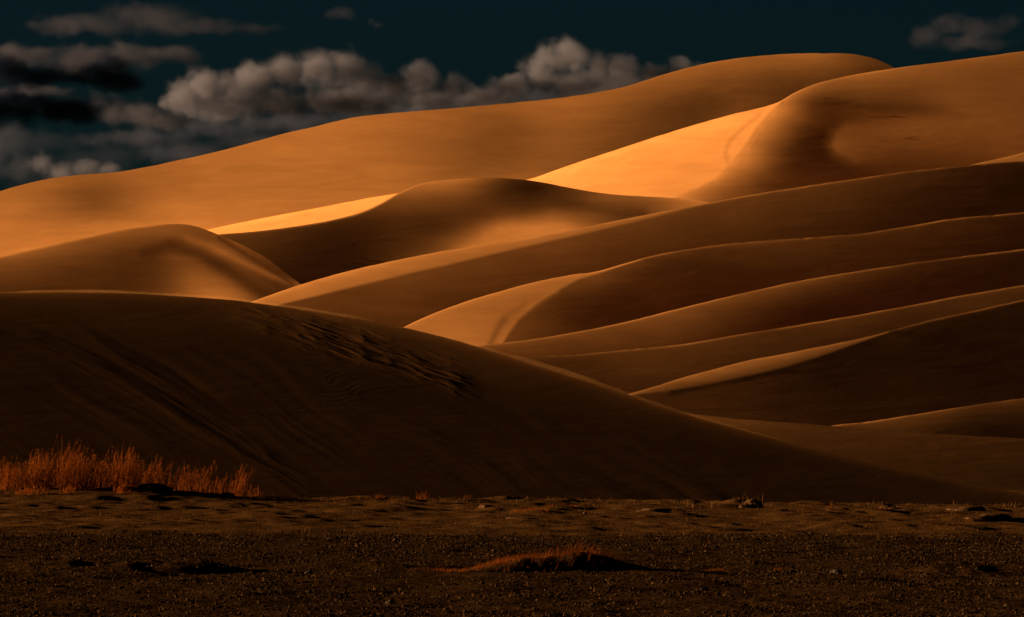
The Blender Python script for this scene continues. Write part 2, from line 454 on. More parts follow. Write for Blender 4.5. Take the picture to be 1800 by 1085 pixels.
def noise_at(t, scale, stretch, detail=5.0, rough=0.55, rot=0.0, distort=0.0):
    tc = t.nodes.new('ShaderNodeTexCoord')
    mp = nd(t, 'ShaderNodeMapping')
    mp.inputs['Scale'].default_value = stretch
    mp.inputs['Rotation'].default_value = (0, rot, 0)
    n = nd(t, 'ShaderNodeTexNoise', Scale=scale, Detail=detail, Roughness=rough, Distortion=distort)
    t.links.new(tc.outputs['Object'], mp.inputs[0])
    t.links.new(mp.outputs[0], n.inputs['Vector'])
    return n

SAND = (0.45, 0.152, 0.030)
def sand_material(k, bump=1.0, rot=0.0):
    """dune sand; k = metres covered by one unit of the picture at this dune"""
    m, t, b = node_mat('dune_sand')
    big = noise_at(t, 1 / (k * 90), (0.35, 0.35, 1.0), 6, 0.6, rot)
    cr = ramp(t, big.outputs[0], [(0.25, tuple(c * 0.86 for c in SAND)), (0.75, (SAND[0] * 1.12, SAND[1] * 1.13, SAND[2] * 1.2))])
    streak = noise_at(t, 1 / (k * 16), (0.12, 0.12, 1.0), 5, 0.6, rot, 0.6)
    grain = noise_at(t, 1 / (k * 2.2), (1, 1, 1), 2, 0.5)
    add = nd(t, 'ShaderNodeMath', operation='MULTIPLY_ADD')
    t.links.new(grain.outputs[0], add.inputs[0])
    add.inputs[1].default_value = 0.16
    t.links.new(streak.outputs[0], add.inputs[2])
    bp = nd(t, 'ShaderNodeBump', Strength=1.0)
    bp.inputs['Distance'].default_value = k * 0.32 * bump
    t.links.new(add.outputs[0], bp.inputs['Height'])
    tone = ramp(t, streak.outputs[0], [(0.3, (0.88, 0.87, 0.86)), (0.7, (1.06, 1.07, 1.08))])      # paler and darker tone along the streaks
    mul = nd(t, 'ShaderNodeMix', data_type='RGBA', blend_type='MULTIPLY')
    mul.inputs[0].default_value = 1.0
    t.links.new(cr.outputs[0], mul.inputs[6])
    t.links.new(tone.outputs[0], mul.inputs[7])
    t.links.new(mul.outputs[2], b.inputs['Base Color'])
    t.links.new(bp.outputs[0], b.inputs['Normal'])
    return m

# ------------------------------------------------------------------ dunes
def cubic_rows(w, pos):
    """Catmull-Rom along the first axis; pos has fractional rows, one per (row, column)"""
    n = w.shape[0]
    i = np.clip(np.floor(pos).astype(int), 0, n - 1)
    t = pos - i
    c = np.arange(w.shape[1])[None, :]
    g = lambda k: w[np.clip(i + k, 0, n - 1), c]
    p0, p1, p2, p3 = g(-1), g(0), g(1), g(2)
    return p1 + 0.5 * t * (p2 - p0 + t * (2 * p0 - 5 * p1 + 4 * p2 - p3 + t * (3 * (p1 - p2) + p3 - p0)))

def resample_cols(w, xs, xn):
    pos = (xn - xs[0]) / (xs[1] - xs[0])
    return cubic_rows(w.T.copy(), np.repeat(pos[:, None], w.shape[0], 1)).T

SURF = {}
def dune_point(key, px, py):
    xs, ys, w = SURF[key]
    i, j = (px - xs[0]) / (xs[1] - xs[0]), (py - ys[0]) / (ys[1] - ys[0])
    i0, j0 = int(i), int(j)
    fi, fj = i - i0, j - j0
    v = ((w[j0, i0] * (1 - fi) + w[j0, i0 + 1] * fi) * (1 - fj) + (w[j0 + 1, i0] * (1 - fi) + w[j0 + 1, i0 + 1] * fi) * fj)
    return at(px, py, math.exp(v))

def front_relief(X, Y):
    """wind ripples and slump streaks on the front dune, metres along the surface normal"""
    def ridges(u, v):
        r = 1 - np.abs(2 * vnoise(u, v) - 1)
        return r * r
    h = np.zeros_like(X)
    wob = 14 * fbm(X / 130, Y / 60, 3)
    # sinuous scarps below the crest
    d = Y - curve([(340, 528), (450, 556), (550, 584), (700, 632), (830, 676), (1000, 735)], X)
    dw = d + wob + 5 * fbm(X / 26, Y / 16, 2)
    m = np.exp(-((d + 3) / 28) ** 2) * np.clip((X - 370) / 170, 0, 1) * np.clip((850 - X) / 60, 0, 1)
    m = m * np.clip(0.7 + 2.0 * fbm(X / 90 + 3, d / 20, 3), 0, 1.15)
    h += m * (0.0032 * ridges(X / 85 + 5, dw / 6.5) + 0.0028 * ridges(X / 55, dw / 4.4 + 9))
    # long grooves sweeping down the left flank
    g1 = [(-100, 545), (0, 566), (100, 596), (200, 640), (300, 695), (400, 758), (500, 822), (620, 895), (800, 1000)]
    d3 = Y - curve(g1, X) + wob
    m3 = np.exp(-(d3 / 36) ** 2) * np.clip(0.4 + 2.0 * fbm(X / 170 + 9, d3 / 30, 3), 0, 1.1) * np.clip((680 - X) / 200, 0, 1)
    h += m3 * 0.6 * (0.0024 * ridges(X / 190 + 2, d3 / 11.0) + 0.0014 * ridges(X / 120, d3 / 6.0 + 3))
    # faint slump streaks, parallel to the fall of the slope
    s = Y - 0.62 * X + 40 * fbm(X / 200, Y / 160, 2)
    st = fbm(s / 34, (X + 0.4 * Y) / 600, 3, 0.5)
    h += 0.005 * st * np.clip((Y - curve(DUNES['front']['crest'], X) - 60) / 150, 0, 1) * np.clip(0.5 + 2 * fbm(X / 300, Y / 120, 2), 0, 1.2)
    # fine ripple patch
    m4 = np.exp(-((X - 560) / 90) ** 2 - ((Y - 685) / 30) ** 2) * np.clip(0.5 + 2 * fbm(X / 50, Y / 25, 2), 0, 1)
    h += m4 * 0.00025 * np.sin((Y + 0.2 * X + 18 * fbm(X / 40, Y / 20, 2)) / 4.2 * math.pi)
    return h

NAMES = {'front': 'dark foreground dune with rippled face at the edge of the plain',
         'toe': 'low sand shoulder running out to the right behind the foreground dune',
         'low_right': 'small low dune crest at the lower right edge',
         'dark_right': 'dark right dune with a thin lit wedge along its crest',
         'ridge_d': 'lowest of the long parallel ridges on the right',
         'ridge_c': 'middle of the long parallel ridges on the right',
         'ridge_b': 'ridge with a pale left face and a curved dark hollow',
         'ridge_a': 'long ridge with a pale strip along its top crossing the picture',
         'left': 'rounded dune at the left behind the foreground dune',
         'middle': 'rounded central dune with a dark flank and lit hollow',
         'wedge': 'small pale sand wedge at the right edge below the highest dune',
         'right_peak': 'high right dune with the brightest left face and a dark bowl',
         'far': 'farthest long dune forming the skyline under the clouds'}

def build_dunes():
    full = np.arange(-300, 2101, dtype=float)
    occ = np.full(full.shape, 884.0)
    for key, d in DUNES.items():
        o = occ.copy()
        low = lambda x, o=o, d=d: np.interp(np.clip(x, d['x0'] + 2, d['x1'] - 2), full, o)
        xs, ys, w, E, M = solve_dune(d, low)
        SURF[key] = (xs, ys, w)
        inr = (full >= d['x0']) & (full <= d['x1'])
        cr_full = curve(d['crest'], full)
        occ = np.where(inr, np.minimum(occ, cr_full), occ)
        step_x, step_y = (2.5, 1.4) if key == 'front' else (3.5, 2.2)
        xn = np.arange(d['x0'], d['x1'] + 0.1, step_x)
        xn = xn[xn <= xs[-1]]
        wn = resample_cols(w, xs, xn)
        top = curve(d['crest'], xn) + 1.1 * fbm(xn / 23 + d['dist'], xn * 0 + 3.3, 3)
        bot = np.maximum(low(xn), top + 8) + 16
        nr = int(max(14, (bot - top).max() / step_y))
        tt = np.linspace(0, 1, nr)[:, None]
        lipr = np.array([0, 0.5, 1.0, 1.6, 2.4, 3.4])[:, None]          # close rows where the crest rounds over
        PY = np.concatenate([top + lipr, top + 4.6 + tt * (bot - top - 4.6)], 0)
        nr += len(lipr)
        PX = np.repeat(xn[None, :], nr, 0)
        W = cubic_rows(wn, (PY - ys[0]) / (ys[1] - ys[0]))
        D = np.exp(W)
        if key == 'front':
            D = D - front_relief(PX, PY) * 2.1
        rise = np.clip(-np.gradient(top, xn) * 7, 0, 1)                  # only where the crest climbs towards the right
        lip = d.get('lip', 0.28) * rise * np.clip(0.55 + 1.6 * fbm(xn / 110 + d['dist'], xn * 0 + 8, 4), 0, 1.2)
        D = D + lip * 11.0 * (d['dist'] / FPX) * np.clip(1 - (PY - top) / 3.4, 0, 1) ** 2
        P = np.stack([(PX - CX) / FPX * D, D, CAM_H + (HORIZON - PY) / FPX * D], -1)
        # hidden back slope
        c = P[0]
        H = (c[:, 2] + 4.0)
        k = d['dist'] / FPX
        back = []
        for s, dr in [(2.9, 1.50), (1.2, 0.55), (0.45, 0.19), (0.12, 0.04), (0.03, 0.006)]:
            r = c.copy()
            r[:, 0] *= 1 + s * H / c[:, 1]
            r[:, 1] += s * H
            r[:, 2] -= dr * H
            back.append(r)
        # buried foot
        f = P[-1]
        foot = []
        for s in (0.5, 1.0):
            r = f.copy()
            drop = s * np.maximum(f[:, 2] + 3.0, 0.5)
            r[:, 1] -= 1.6 * drop
            r[:, 0] *= r[:, 1] / f[:, 1]
            r[:, 2] -= drop
            foot.append(r)
        rows = np.concatenate([np.stack(back), c[None], P, np.stack(foot)], 0)
        fc = grid_faces(rows.shape[0], rows.shape[1])
        nb, ncol = len(back), rows.shape[1]
        fc = np.concatenate([fc[:nb * (ncol - 1)], fc[(nb + 1) * (ncol - 1):]], 0)      # the crest is a crisp edge
        ob = mesh_obj('sand_dune', rows, fc,
                      sand_material(k, d.get('bump', 1.0), d.get('rot', -0.2)))
        tag(ob, NAMES[key], None, None, 'structure')

build_dunes()

# ------------------------------------------------------------------ the plain
def ground_h(x, y):
    px = CX + x / y * FPX
    h = -0.010 * (x + 6) * np.clip((y - 60) / 80, 0, 1)
    strip = np.clip((y - 92) / 6, 0, 1) * np.clip((175 - y) / 20, 0, 1)
    n = fbm(x / 1.5, y / 3.4, 4, 0.55)
    h = h + strip * (0.20 * np.clip(n + 0.02, -0.1, 1) + 0.045 * fbm(x / 0.5 + 3, y / 1.1, 3) + 0.16 * np.clip(fbm(x / 3.1 + 40, y / 5, 3) - 0.08, 0, 1)
                     * np.clip((y - 104) / 20, 0, 1) * 2)
    apron = np.exp(-((y - 138.5) / 2.4) ** 2)
    h = h + apron * 0.30 * np.clip(fbm(x / 1.1 + 21, y / 2.0, 4, 0.6), -0.03, 1)
    near = 1 - strip
    h = h + near * (0.10 * fbm(x / 0.9, y / 1.8, 4, 0.6) + 0.05 * fbm(x / 5, y / 9, 2))
    # long low banks
    def bank(cx, cy, rx, ry, hh):
        a = np.clip(1 - ((x - cx) / rx) ** 2 - ((y - cy) / ry) ** 2, 0, 1)
        return hh * a ** 0.8 * (0.8 + 0.9 * fbm(x / 0.35, y / 1.2, 3))
    h = h + bank(-4.75, 66.5, 1.75, 1.5, 0.15) + bank(5.6, 66.0, 1.3, 1.4, 0.13) + bank(9.6, 108, 1.9, 1.8, 0.13)
    rise = np.clip((y - 128) / 9, 0, 1)
    h = h + 0.17 * rise * rise * (3 - 2 * rise) * np.clip((-5.2 - x) / 3.5, 0, 1) * np.clip((143 - y) / 2, 0, 1)
    h = h + bank(3.2, 62.5, 1.0, 1.2, 0.05) + bank(-1.7, 67.6, 1.4, 1.3, 0.05)
    return h

def ground_material():
    m, t, b = node_mat('plain_soil')
    tc = t.nodes.new('ShaderNodeTexCoord')
    n1 = noise_at(t, 1.1, (1, 0.35, 1), 6, 0.62)
    sand = ramp(t, n1.outputs[0], [(0.3, (0.034, 0.0120, 0.0024)), (0.7, (0.074, 0.0258, 0.0050))])
    n2 = noise_at(t, 9.0, (1, 0.5, 1), 5, 0.7)
    grav = ramp(t, n2.outputs[0], [(0.35, (0.007, 0.0025, 0.0007)), (0.68, (0.044, 0.0162, 0.0036))])
    sep = t.nodes.new('ShaderNodeSeparateXYZ')
    t.links.new(tc.outputs['Object'], sep.inputs[0])
    wob = noise_at(t, 0.5, (1, 1, 1), 4, 0.6)
    ad = nd(t, 'ShaderNodeMath', operation='MULTIPLY_ADD')
    t.links.new(wob.outputs[0], ad.inputs[0])
    ad.inputs[1].default_value = 9.0
    t.links.new(sep.outputs[1], ad.inputs[2])
    mr = nd(t, 'ShaderNodeMapRange')
    mr.inputs[1].default_value = 92.5
    mr.inputs[2].default_value = 98.5
    t.links.new(ad.outputs[0], mr.inputs[0])
    mx = nd(t, 'ShaderNodeMix', data_type='RGBA')
    t.links.new(mr.outputs[0], mx.inputs[0])
    t.links.new(grav.outputs[0], mx.inputs[6])
    t.links.new(sand.outputs[0], mx.inputs[7])
    t.links.new(mx.outputs[2], b.inputs['Base Color'])
    n3 = noise_at(t, 14, (1, 0.6, 1), 4, 0.6)
    bp = nd(t, 'ShaderNodeBump', Strength=0.8)
    bp.inputs['Distance'].default_value = 0.03
    t.links.new(n3.outputs[0], bp.inputs['Height'])
    t.links.new(bp.outputs[0], b.inputs['Normal'])
    return m

def build_ground():
    x = np.arange(-15.5, 15.51, 0.07)
    out = 15.5 * 1.5 ** np.arange(1, 19)
    x = np.concatenate([-out[::-1], x, out])
    y = np.concatenate([[-3000, -800, -200, -50, 0, 20, 35], np.arange(46, 98, 0.16), np.arange(98, 150, 0.22), 150 * 1.35 ** np.arange(0, 17)])
    X, Y = np.meshgrid(x, y)
    Z = np.zeros_like(X)
    inn = (Y > 45) & (Y < 200)
    Z[inn] = ground_h(X[inn], Y[inn])
    edge = np.clip((Y - 45) / 1, 0, 1) * np.clip((165 - Y) / 5, 0, 1) * np.clip((24 - np.abs(X)) / 8, 0, 1)
    Z = Z * edge
    o = mesh_obj('desert_plain', np.stack([X, Y, Z], -1), grid_faces(*X.shape)[:, ::-1], ground_material())
    tag(o, 'dark gravelly desert plain in front of the dunes', None, None, 'structure')

build_ground()

# ------------------------------------------------------------------ clouds
def cloud_material(col, dens, unit, blobs, edge, cut, seed):
    """vapour that thins out towards the rim of its billows and is torn by noise; unit = metres per picture unit"""
    m = bpy.data.materials.new('cloud_vapour')
    m.use_nodes = True
    t = m.node_tree
    t.nodes.clear()
    out = t.nodes.new('ShaderNodeOutputMaterial')
    pv = t.nodes.new('ShaderNodeVolumePrincipled')
    pv.inputs['Color'].default_value = (*col, 1)
    pv.inputs['Anisotropy'].default_value = 0.15
    tc = t.nodes.new('ShaderNodeTexCoord')
    off = nd(t, 'ShaderNodeVectorMath', operation='ADD')
    off.inputs[1].default_value = (seed * 913.7, seed * 351.1, 0)
    t.links.new(tc.outputs['Object'], off.inputs[0])
    n = nd(t, 'ShaderNodeTexNoise', Scale=1 / (unit * 46), Detail=6.0, Roughness=0.6)
    t.links.new(off.outputs[0], n.inputs['Vector'])
    wv = nd(t, 'ShaderNodeVectorMath', operation='MULTIPLY_ADD')      # billows pushed about by the noise
    t.links.new(n.outputs['Color'], wv.inputs[0])
    wv.inputs[1].default_value = (70 * unit, 70 * unit, 44 * unit)
    t.links.new(tc.outputs['Object'], wv.inputs[2])
    last = None
    for (c, r) in blobs:
        q = nd(t, 'ShaderNodeVectorMath', operation='MULTIPLY_ADD')
        t.links.new(wv.outputs[0], q.inputs[0])
        q.inputs[1].default_value = tuple(1 / v for v in r)
        q.inputs[2].default_value = tuple(-(a + w * unit) / v for a, v, w in zip(c, r, (35, 35, 22)))
        l = nd(t, 'ShaderNodeVectorMath', operation='LENGTH')
        t.links.new(q.outputs[0], l.inputs[0])
        if last is None:
            last = l.outputs['Value']
        else:
            mn = nd(t, 'ShaderNodeMath', operation='SMOOTH_MIN')
            t.links.new(last, mn.inputs[0])
            t.links.new(l.outputs['Value'], mn.inputs[1])
            mn.inputs[2].default_value = 0.12
            last = mn.outputs[0]
    a = nd(t, 'ShaderNodeMath', operation='MULTIPLY_ADD')             # rim distance torn by noise
    t.links.new(n.outputs[0], a.inputs[0])
    a.inputs[1].default_value = -cut
    t.links.new(last, a.inputs[2])
    mr = nd(t, 'ShaderNodeMapRange', interpolation_type='SMOOTHSTEP')
    mr.inputs[1].default_value = 0.98 - cut * 0.5
    mr.inputs[2].default_value = 0.98 - cut * 0.5 - edge
    mr.inputs[3].default_value = 0.0
    mr.inputs[4].default_value = dens
    t.links.new(a.outputs[0], mr.inputs[0])
    t.links.new(mr.outputs[0], pv.inputs['Density'])
    t.links.new(pv.outputs[0], out.inputs['Volume'])
    return m

_ico = None
def ico():
    global _ico
    if _ico is None:
        import bmesh
        bm = bmesh.new()
        bmesh.ops.create_icosphere(bm, subdivisions=3, radius=1.0)
        v = np.array([p.co[:] for p in bm.verts])
        f = np.array([[q.index for q in p.verts] for p in bm.faces])
        bm.free()
        _ico = (v, f)
    return _ico

def cloud(label, blobs, col, dens, D=9000.0, edge=0.95, cut=1.55, seed=0):
    """a cloud of billows (px, py, rx, ry as seen from the camera), built at distance D with real depth"""
    k = D / FPX
    rs = np.random.RandomState(seed + 5)
    cx = sum(b[0] for b in blobs) / len(blobs)
    cy = sum(b[1] for b in blobs) / len(blobs)
    org = at(cx, cy, D)
    V, F, n, bl = [], [], 0, []
    iv, jf = ico()
    for (x, y, rx, ry) in blobs:
        c = np.array(at(x, y, D)) - np.array(org) + np.array([0, rs.uniform(-0.5, 0.5) * min(rx, 60) * k, 0])
        r = np.array([rx * k, (min(rx, 60) + ry) * 0.5 * k, ry * k])
        bl.append((c, r))
        V.append(iv * (r * 1.15 + 9 * k) + c)
        F.append(jf + n)
        n += len(iv)
    o = mesh_obj('cloud', np.concatenate(V), np.concatenate(F), cloud_material(col, dens / k, k, bl, edge, cut, seed))
    o.location = org
    rm = o.modifiers.new('one_skin', 'REMESH')
    rm.mode = 'VOXEL'
    rm.voxel_size = 7 * k
    tag(o, label, 'cloud', 'clouds above the far dune')
    return o

LIT, DIM, SHADED = (0.235, 0.188, 0.175), (0.12, 0.092, 0.088), (0.008, 0.010, 0.015)
cloud('broad heaped cloud bank left of centre above the far dune',
      [(325, 165, 42, 42), (360, 150, 45, 38), (410, 158, 50, 40), (455, 140, 48, 40), (505, 130, 48, 42), (560, 125, 50, 45), (610, 122, 50, 42), (640, 140, 45, 40), (690, 160, 52, 36), (740, 140, 45, 40), (790, 155, 50, 36),
       (840, 168, 45, 30), (480, 180, 120, 34), (620, 180, 130, 36), (760, 180, 90, 34), (380, 190, 80, 30)], LIT, 0.035, seed=1)
cloud('heaped cloud with the tallest dome right of centre above the far dune',
      [(985, 105, 42, 42), (1010, 100, 36, 36), (950, 130, 40, 36), (1045, 120, 40, 36), (1095, 122, 40, 34), (1150, 128, 40, 30), (1195, 125, 36, 28), (1235, 130, 30, 24), (1000, 150, 90, 40), (900, 155, 50, 32), (1090, 155, 100, 36), (870, 175, 60, 26), (1280,135,30,20)], LIT, 0.035, seed=2)
cloud('flat brown cloud streak along the top left', [(170, 40, 110, 26), (260, 30, 100, 34), (340, 45, 110, 20), (430, 50, 90, 14), (100, 45, 70, 18)], DIM, 0.007, seed=3, edge=0.8)
cloud('brown cloud above the two dark clouds at left', [(60, 100, 70, 28), (160, 105, 80, 34), (230, 100, 70, 28), (310, 100, 60, 20), (10, 95, 50, 26)], DIM, 0.018, D=9400, seed=4)
cloud('dark ragged cloud peak at left', [(200, 118, 42, 34), (165, 137, 74, 30), (218, 142, 50, 28), (60, 132, 80, 32), (10, 122, 60, 38)], SHADED, 0.07, D=8600, seed=5)
cloud('long black cloud low at the left edge', [(20, 193, 105, 36), (80, 194, 95, 36), (135, 196, 72, 32), (-60, 195, 90, 38)], SHADED, 0.08, D=8600, seed=6)
cloud('brown cloud wisp between the black cloud and the big bank', [(200, 195, 40, 30), (250, 200, 60, 26), (170, 180, 30, 20), (60, 160, 90, 14), (300, 215, 70, 18)], DIM, 0.022, D=9300, seed=7)
cloud('dull grey cloud layer resting on the skyline under the big bank', [(250, 240, 140, 22), (420, 225, 150, 26), (560, 215, 120, 26), (330, 268, 90, 30), (700, 205, 120, 22), (460, 255, 120, 30)], (0.10, 0.086, 0.095), 0.012, D=9800, seed=8)
cloud('small ragged cloud low at the left behind the skyline', [(70, 285, 30, 24), (105, 300, 40, 24), (150, 300, 44, 22), (190, 305, 40, 20), (230, 312, 40, 18)], LIT, 0.022, D=9300, seed=9)
cloud('grey cloud at the left edge above the skyline', [(10, 245, 60, 40), (-30, 285, 70, 46), (30, 290, 40, 40)], (0.09, 0.08, 0.085), 0.014, D=9500, seed=10)
cloud('thin cloud tuft alone in the top right sky', [(1630, 62, 44, 22), (1670, 45, 40, 26), (1720, 50, 60, 22), (1770, 40, 30, 26), (1700, 75, 100, 16)], DIM, 0.006, seed=11, edge=0.8)
cloud('faint tiny cloud puff at the top centre', [(600, 25, 34, 18), (660, 42, 20, 10)], DIM, 0.005, seed=12, edge=0.8)
cloud('dim blue-grey cloud veil low behind the skyline at the left', [(40, 300, 120, 40), (160, 280, 130, 36), (280, 262, 120, 34), (90, 250, 110, 24)], (0.06, 0.056, 0.066), 0.006, D=10400, edge=1.0, seed=13)
cloud('dim grey cloud veil joining the two heaped clouds on the skyline', [(860, 185, 110, 26), (980, 175, 120, 26), (1100, 160, 110, 22), (760, 195, 100, 22)], (0.10, 0.086, 0.09), 0.010, D=10000, edge=0.9, seed=14)

# ------------------------------------------------------------------ gravel, stones, dry grass
def attr_mat(name, attr, lo, hi, leafy=False):
    m, t, b = node_mat(name)
    a = t.nodes.new('ShaderNodeAttribute')
    a.attribute_name = attr
    r = ramp(t, a.outputs['Fac'], [(0.0, lo), (1.0, hi)])
    t.links.new(r.outputs[0], b.inputs['Base Color'])
    if leafy:                                                 # thin blades let light through
        tr = t.nodes.new('ShaderNodeBsdfTranslucent')
        mx = t.nodes.new('ShaderNodeMixShader')
        mx.inputs[0].default_value = 0.5
        t.links.new(r.outputs[0], tr.inputs[0])
        t.links.new(b.outputs[0], mx.inputs[1])
        t.links.new(tr.outputs[0], mx.inputs[2])
        t.links.new(mx.outputs[0], t.nodes['Material Output'].inputs[0])
    return m

def set_tone(o, tone):
    at_ = o.data.attributes.new('tone', 'FLOAT', 'POINT')
    at_.data.foreach_set('value', np.asarray(tone, np.float32))

OCT_V = np.array([[1, 0, 0], [-1, 0, 0], [0, 1, 0], [0, -1, 0], [0, 0, 1], [0, 0, -1]], float)
OCT_F = np.array([[0, 2, 4], [2, 1, 4], [1, 3, 4], [3, 0, 4], [2, 0, 5], [1, 2, 5], [3, 1, 5], [0, 3, 5]])

def build_gravel(n=90000):
    r = np.random.default_rng(3)
    y = np.sqrt(r.uniform(48.5 ** 2, 94 ** 2, n))
    x = r.uniform(-1, 1, n) * (0.0905 * y + 0.4)
    lim = 92.0 + 5 * fbm(x / 1.6, x * 0, 4) + r.exponential(1.4, n)
    keep = y < lim
    x, y = x[keep], y[keep]
    keep = (fbm(x / 0.8, y / 2.0, 4) + r.uniform(-0.2, 0.2, len(x))) > -0.06
    x, y = x[keep], y[keep]
    n = len(x)
    s = 0.007 + 0.016 * r.random(n) ** 4
    s = s * (0.7 + 0.4 * y / 70)
    sc = np.stack([s * r.uniform(0.9, 1.7, n), s * r.uniform(0.8, 1.5, n), s * r.uniform(0.5, 1.0, n)], -1)
    ang = r.uniform(0, 2 * math.pi, n)
    V = OCT_V[None] * sc[:, None, :] * r.uniform(0.65, 1.25, (n, 6, 1)) + r.normal(0, 0.16, (n, 6, 3)) * s[:, None, None]
    c, si = np.cos(ang)[:, None], np.sin(ang)[:, None]
    V = np.stack([V[..., 0] * c - V[..., 1] * si, V[..., 0] * si + V[..., 1] * c, V[..., 2]], -1)
    V += np.stack([x, y, ground_h(x, y) + s * 0.25], -1)[:, None, :]
    F = OCT_F[None] + (np.arange(n) * 6)[:, None, None]
    tone = np.clip(r.beta(1.3, 4.0, n), 0, 1)
    tone[r.random(n) < 0.004] = 1.0
    o = mesh_obj('gravel', V.reshape(-1, 3), F.reshape(-1, 3), attr_mat('gravel_stone', 'tone', (0.009, 0.0034, 0.0009), (0.066, 0.027, 0.0078)), smooth=False)
    set_tone(o, np.repeat(tone, 6))
    tag(o, 'dark gravel strewn over the plain in the foreground', 'gravel', None, 'stuff')

GRASS = attr_mat('dry_grass', 'tone', (0.04, 0.008, 0.0008), (0.24, 0.046, 0.004), leafy=True)
STRAW = attr_mat('straw', 'tone', (0.025, 0.009, 0.002), (0.15, 0.052, 0.011))

def blades(base, hgt, rs, lean=(0.0, 0.0), width=0.006, curl=0.35, seg=4):
    """tapered bent ribbons; base (n,3), hgt (n,)"""
    n = len(base)
    ang = rs.uniform(0, 2 * math.pi, n)
    out = np.stack([np.cos(ang), np.sin(ang)], -1) * rs.uniform(0.05, curl, n)[:, None] + np.array(lean)
    side = rs.uniform(0, math.pi, n)
    wv = np.stack([np.cos(side), np.sin(side), np.zeros(n)], -1) * (width * rs.uniform(0.6, 1.4, n))[:, None]
    V = np.zeros((n, seg + 1, 2, 3))
    for j in range(seg + 1):
        t = j / seg
        bend = t ** 1.8
        p = base + np.concatenate([out * (hgt * bend)[:, None], (hgt * (t - 0.22 * t * t * np.hypot(out[:, 0], out[:, 1])))[:, None]], 1)
        w = wv * (1 - 0.85 * t)
        V[:, j, 0], V[:, j, 1] = p - w, p + w
    i = np.arange(n)[:, None] * (seg + 1) * 2
    j = np.arange(seg)[None, :] * 2
    a = (i + j)
    F = np.stack([a, a + 1, a + 3, a + 2], -1).reshape(-1, 4)
    return V.reshape(-1, 3), F, (seg + 1) * 2

def plumes(tips, dirs, rs, size, per=26):
    """feathery seed heads: many short hairs along the last stretch of a stalk"""
    n = len(tips)
    tt = rs.uniform(-0.9, 0.05, (n, per))
    b = tips[:, None, :] + dirs[:, None, :] * (tt * size[:, None])[..., None]
    b = b.reshape(-1, 3)
    return b

def grass_clump(label, px, py, w_px, h_px, D=139.0, n=260, lean=(0.22, 0.0), seed=0, ragged=0.6, group='tall dry grass at the foot of the dune'):
    """tall dry bunch grass: leaves low down, stalks with feathery heads above"""
    rs = np.random.RandomState(seed)
    k = D / FPX
    x0 = (px - CX) * k
    g0 = float(ground_h(np.array([x0]), np.array([D]))[0])
    # stand it where it is seen: on the ground nearest to the wanted foot line
    w, h = w_px * k, h_px * k
    root = bpy.data.objects.new('grass_clump', None)
    COL.objects.link(root)
    root.location = (x0, D, g0 - 0.02)
    root.empty_display_size = 0.1
    bx = rs.normal(0, w * 0.28, n)
    by = rs.normal(0, max(w * 0.28, 0.08), n)
    zz = ground_h(bx + x0, by + D) - g0
    base = np.stack([bx, by, zz], -1)
    env = np.exp(-(bx / (w * 0.6)) ** 2) * (0.72 + 0.55 * vnoise(bx / 0.09 + seed * 3.1, by / 0.12))
    hg = h * env * (1 - ragged * rs.random(n))
    V, F, nv = blades(base, hg, rs, lean, 0.005, 0.5)
    leaf = mesh_obj('leaves', V, F, GRASS, root)
    tone = np.repeat(rs.beta(2.2, 2.0, n), nv)
    set_tone(leaf, tone)
    leaf['kind'] = 'stuff'
    # seed heads
    m = max(10, n // 3)
    sel = rs.choice(n, m)
    tip = V.reshape(n, -1, 3)[sel, -1]
    dirv = np.tile(np.array([lean[0], lean[1], 1.0]), (m, 1)) + rs.normal(0, 0.15, (m, 3))
    hb = plumes(tip, dirv, rs, h * rs.uniform(0.2, 0.45, m), 16)
    V2, F2, nv2 = blades(hb, rs.uniform(0.03, 0.085, len(hb)), rs, (lean[0] * 1.6, 0), 0.005, 0.9, 2)
    head = mesh_obj('seed_heads', V2, F2, GRASS, root)
    set_tone(head, np.repeat(rs.beta(2, 1.6, len(hb)), nv2))
    head['kind'] = 'stuff'
    tag(root, label, 'grass', group)
    return root

def tuft(label, px, py, w_px, h_px, n=60, mat=None, seed=0, lean=(0.1, 0.0), name='grass_tuft', width=0.004, curl=0.6, depth=0.25, group='small dry tufts on the plain', z_up=0.0):
    rs = np.random.RandomState(seed)
    D = CAM_H * FPX / (py - HORIZON)
    D = min(D, 139.0)
    k = D / FPX
    x0 = (px - CX) * k
    g0 = float(ground_h(np.array([x0]), np.array([D]))[0])
    w, h = w_px * k, h_px * k
    bx, by = rs.uniform(-0.5, 0.5, n) * w, rs.normal(0, depth, n) * max(w, 0.1)
    z = ground_h(bx + x0, by + D) - g0
    V, F, nv = blades(np.stack([bx, by, z], -1), h * rs.uniform(0.35, 1, n), rs, lean, width, curl, 3)
    root = bpy.data.objects.new(name, None)
    COL.objects.link(root)
    root.location = (x0, D, g0 - 0.005)
    o = mesh_obj('blades', V, F, mat or GRASS, root)
    o['kind'] = 'stuff'
    set_tone(o, np.repeat(rs.beta(1.6, 2.0, n), nv))
    tag(root, label, 'grass', group)
    return root

build_gravel()

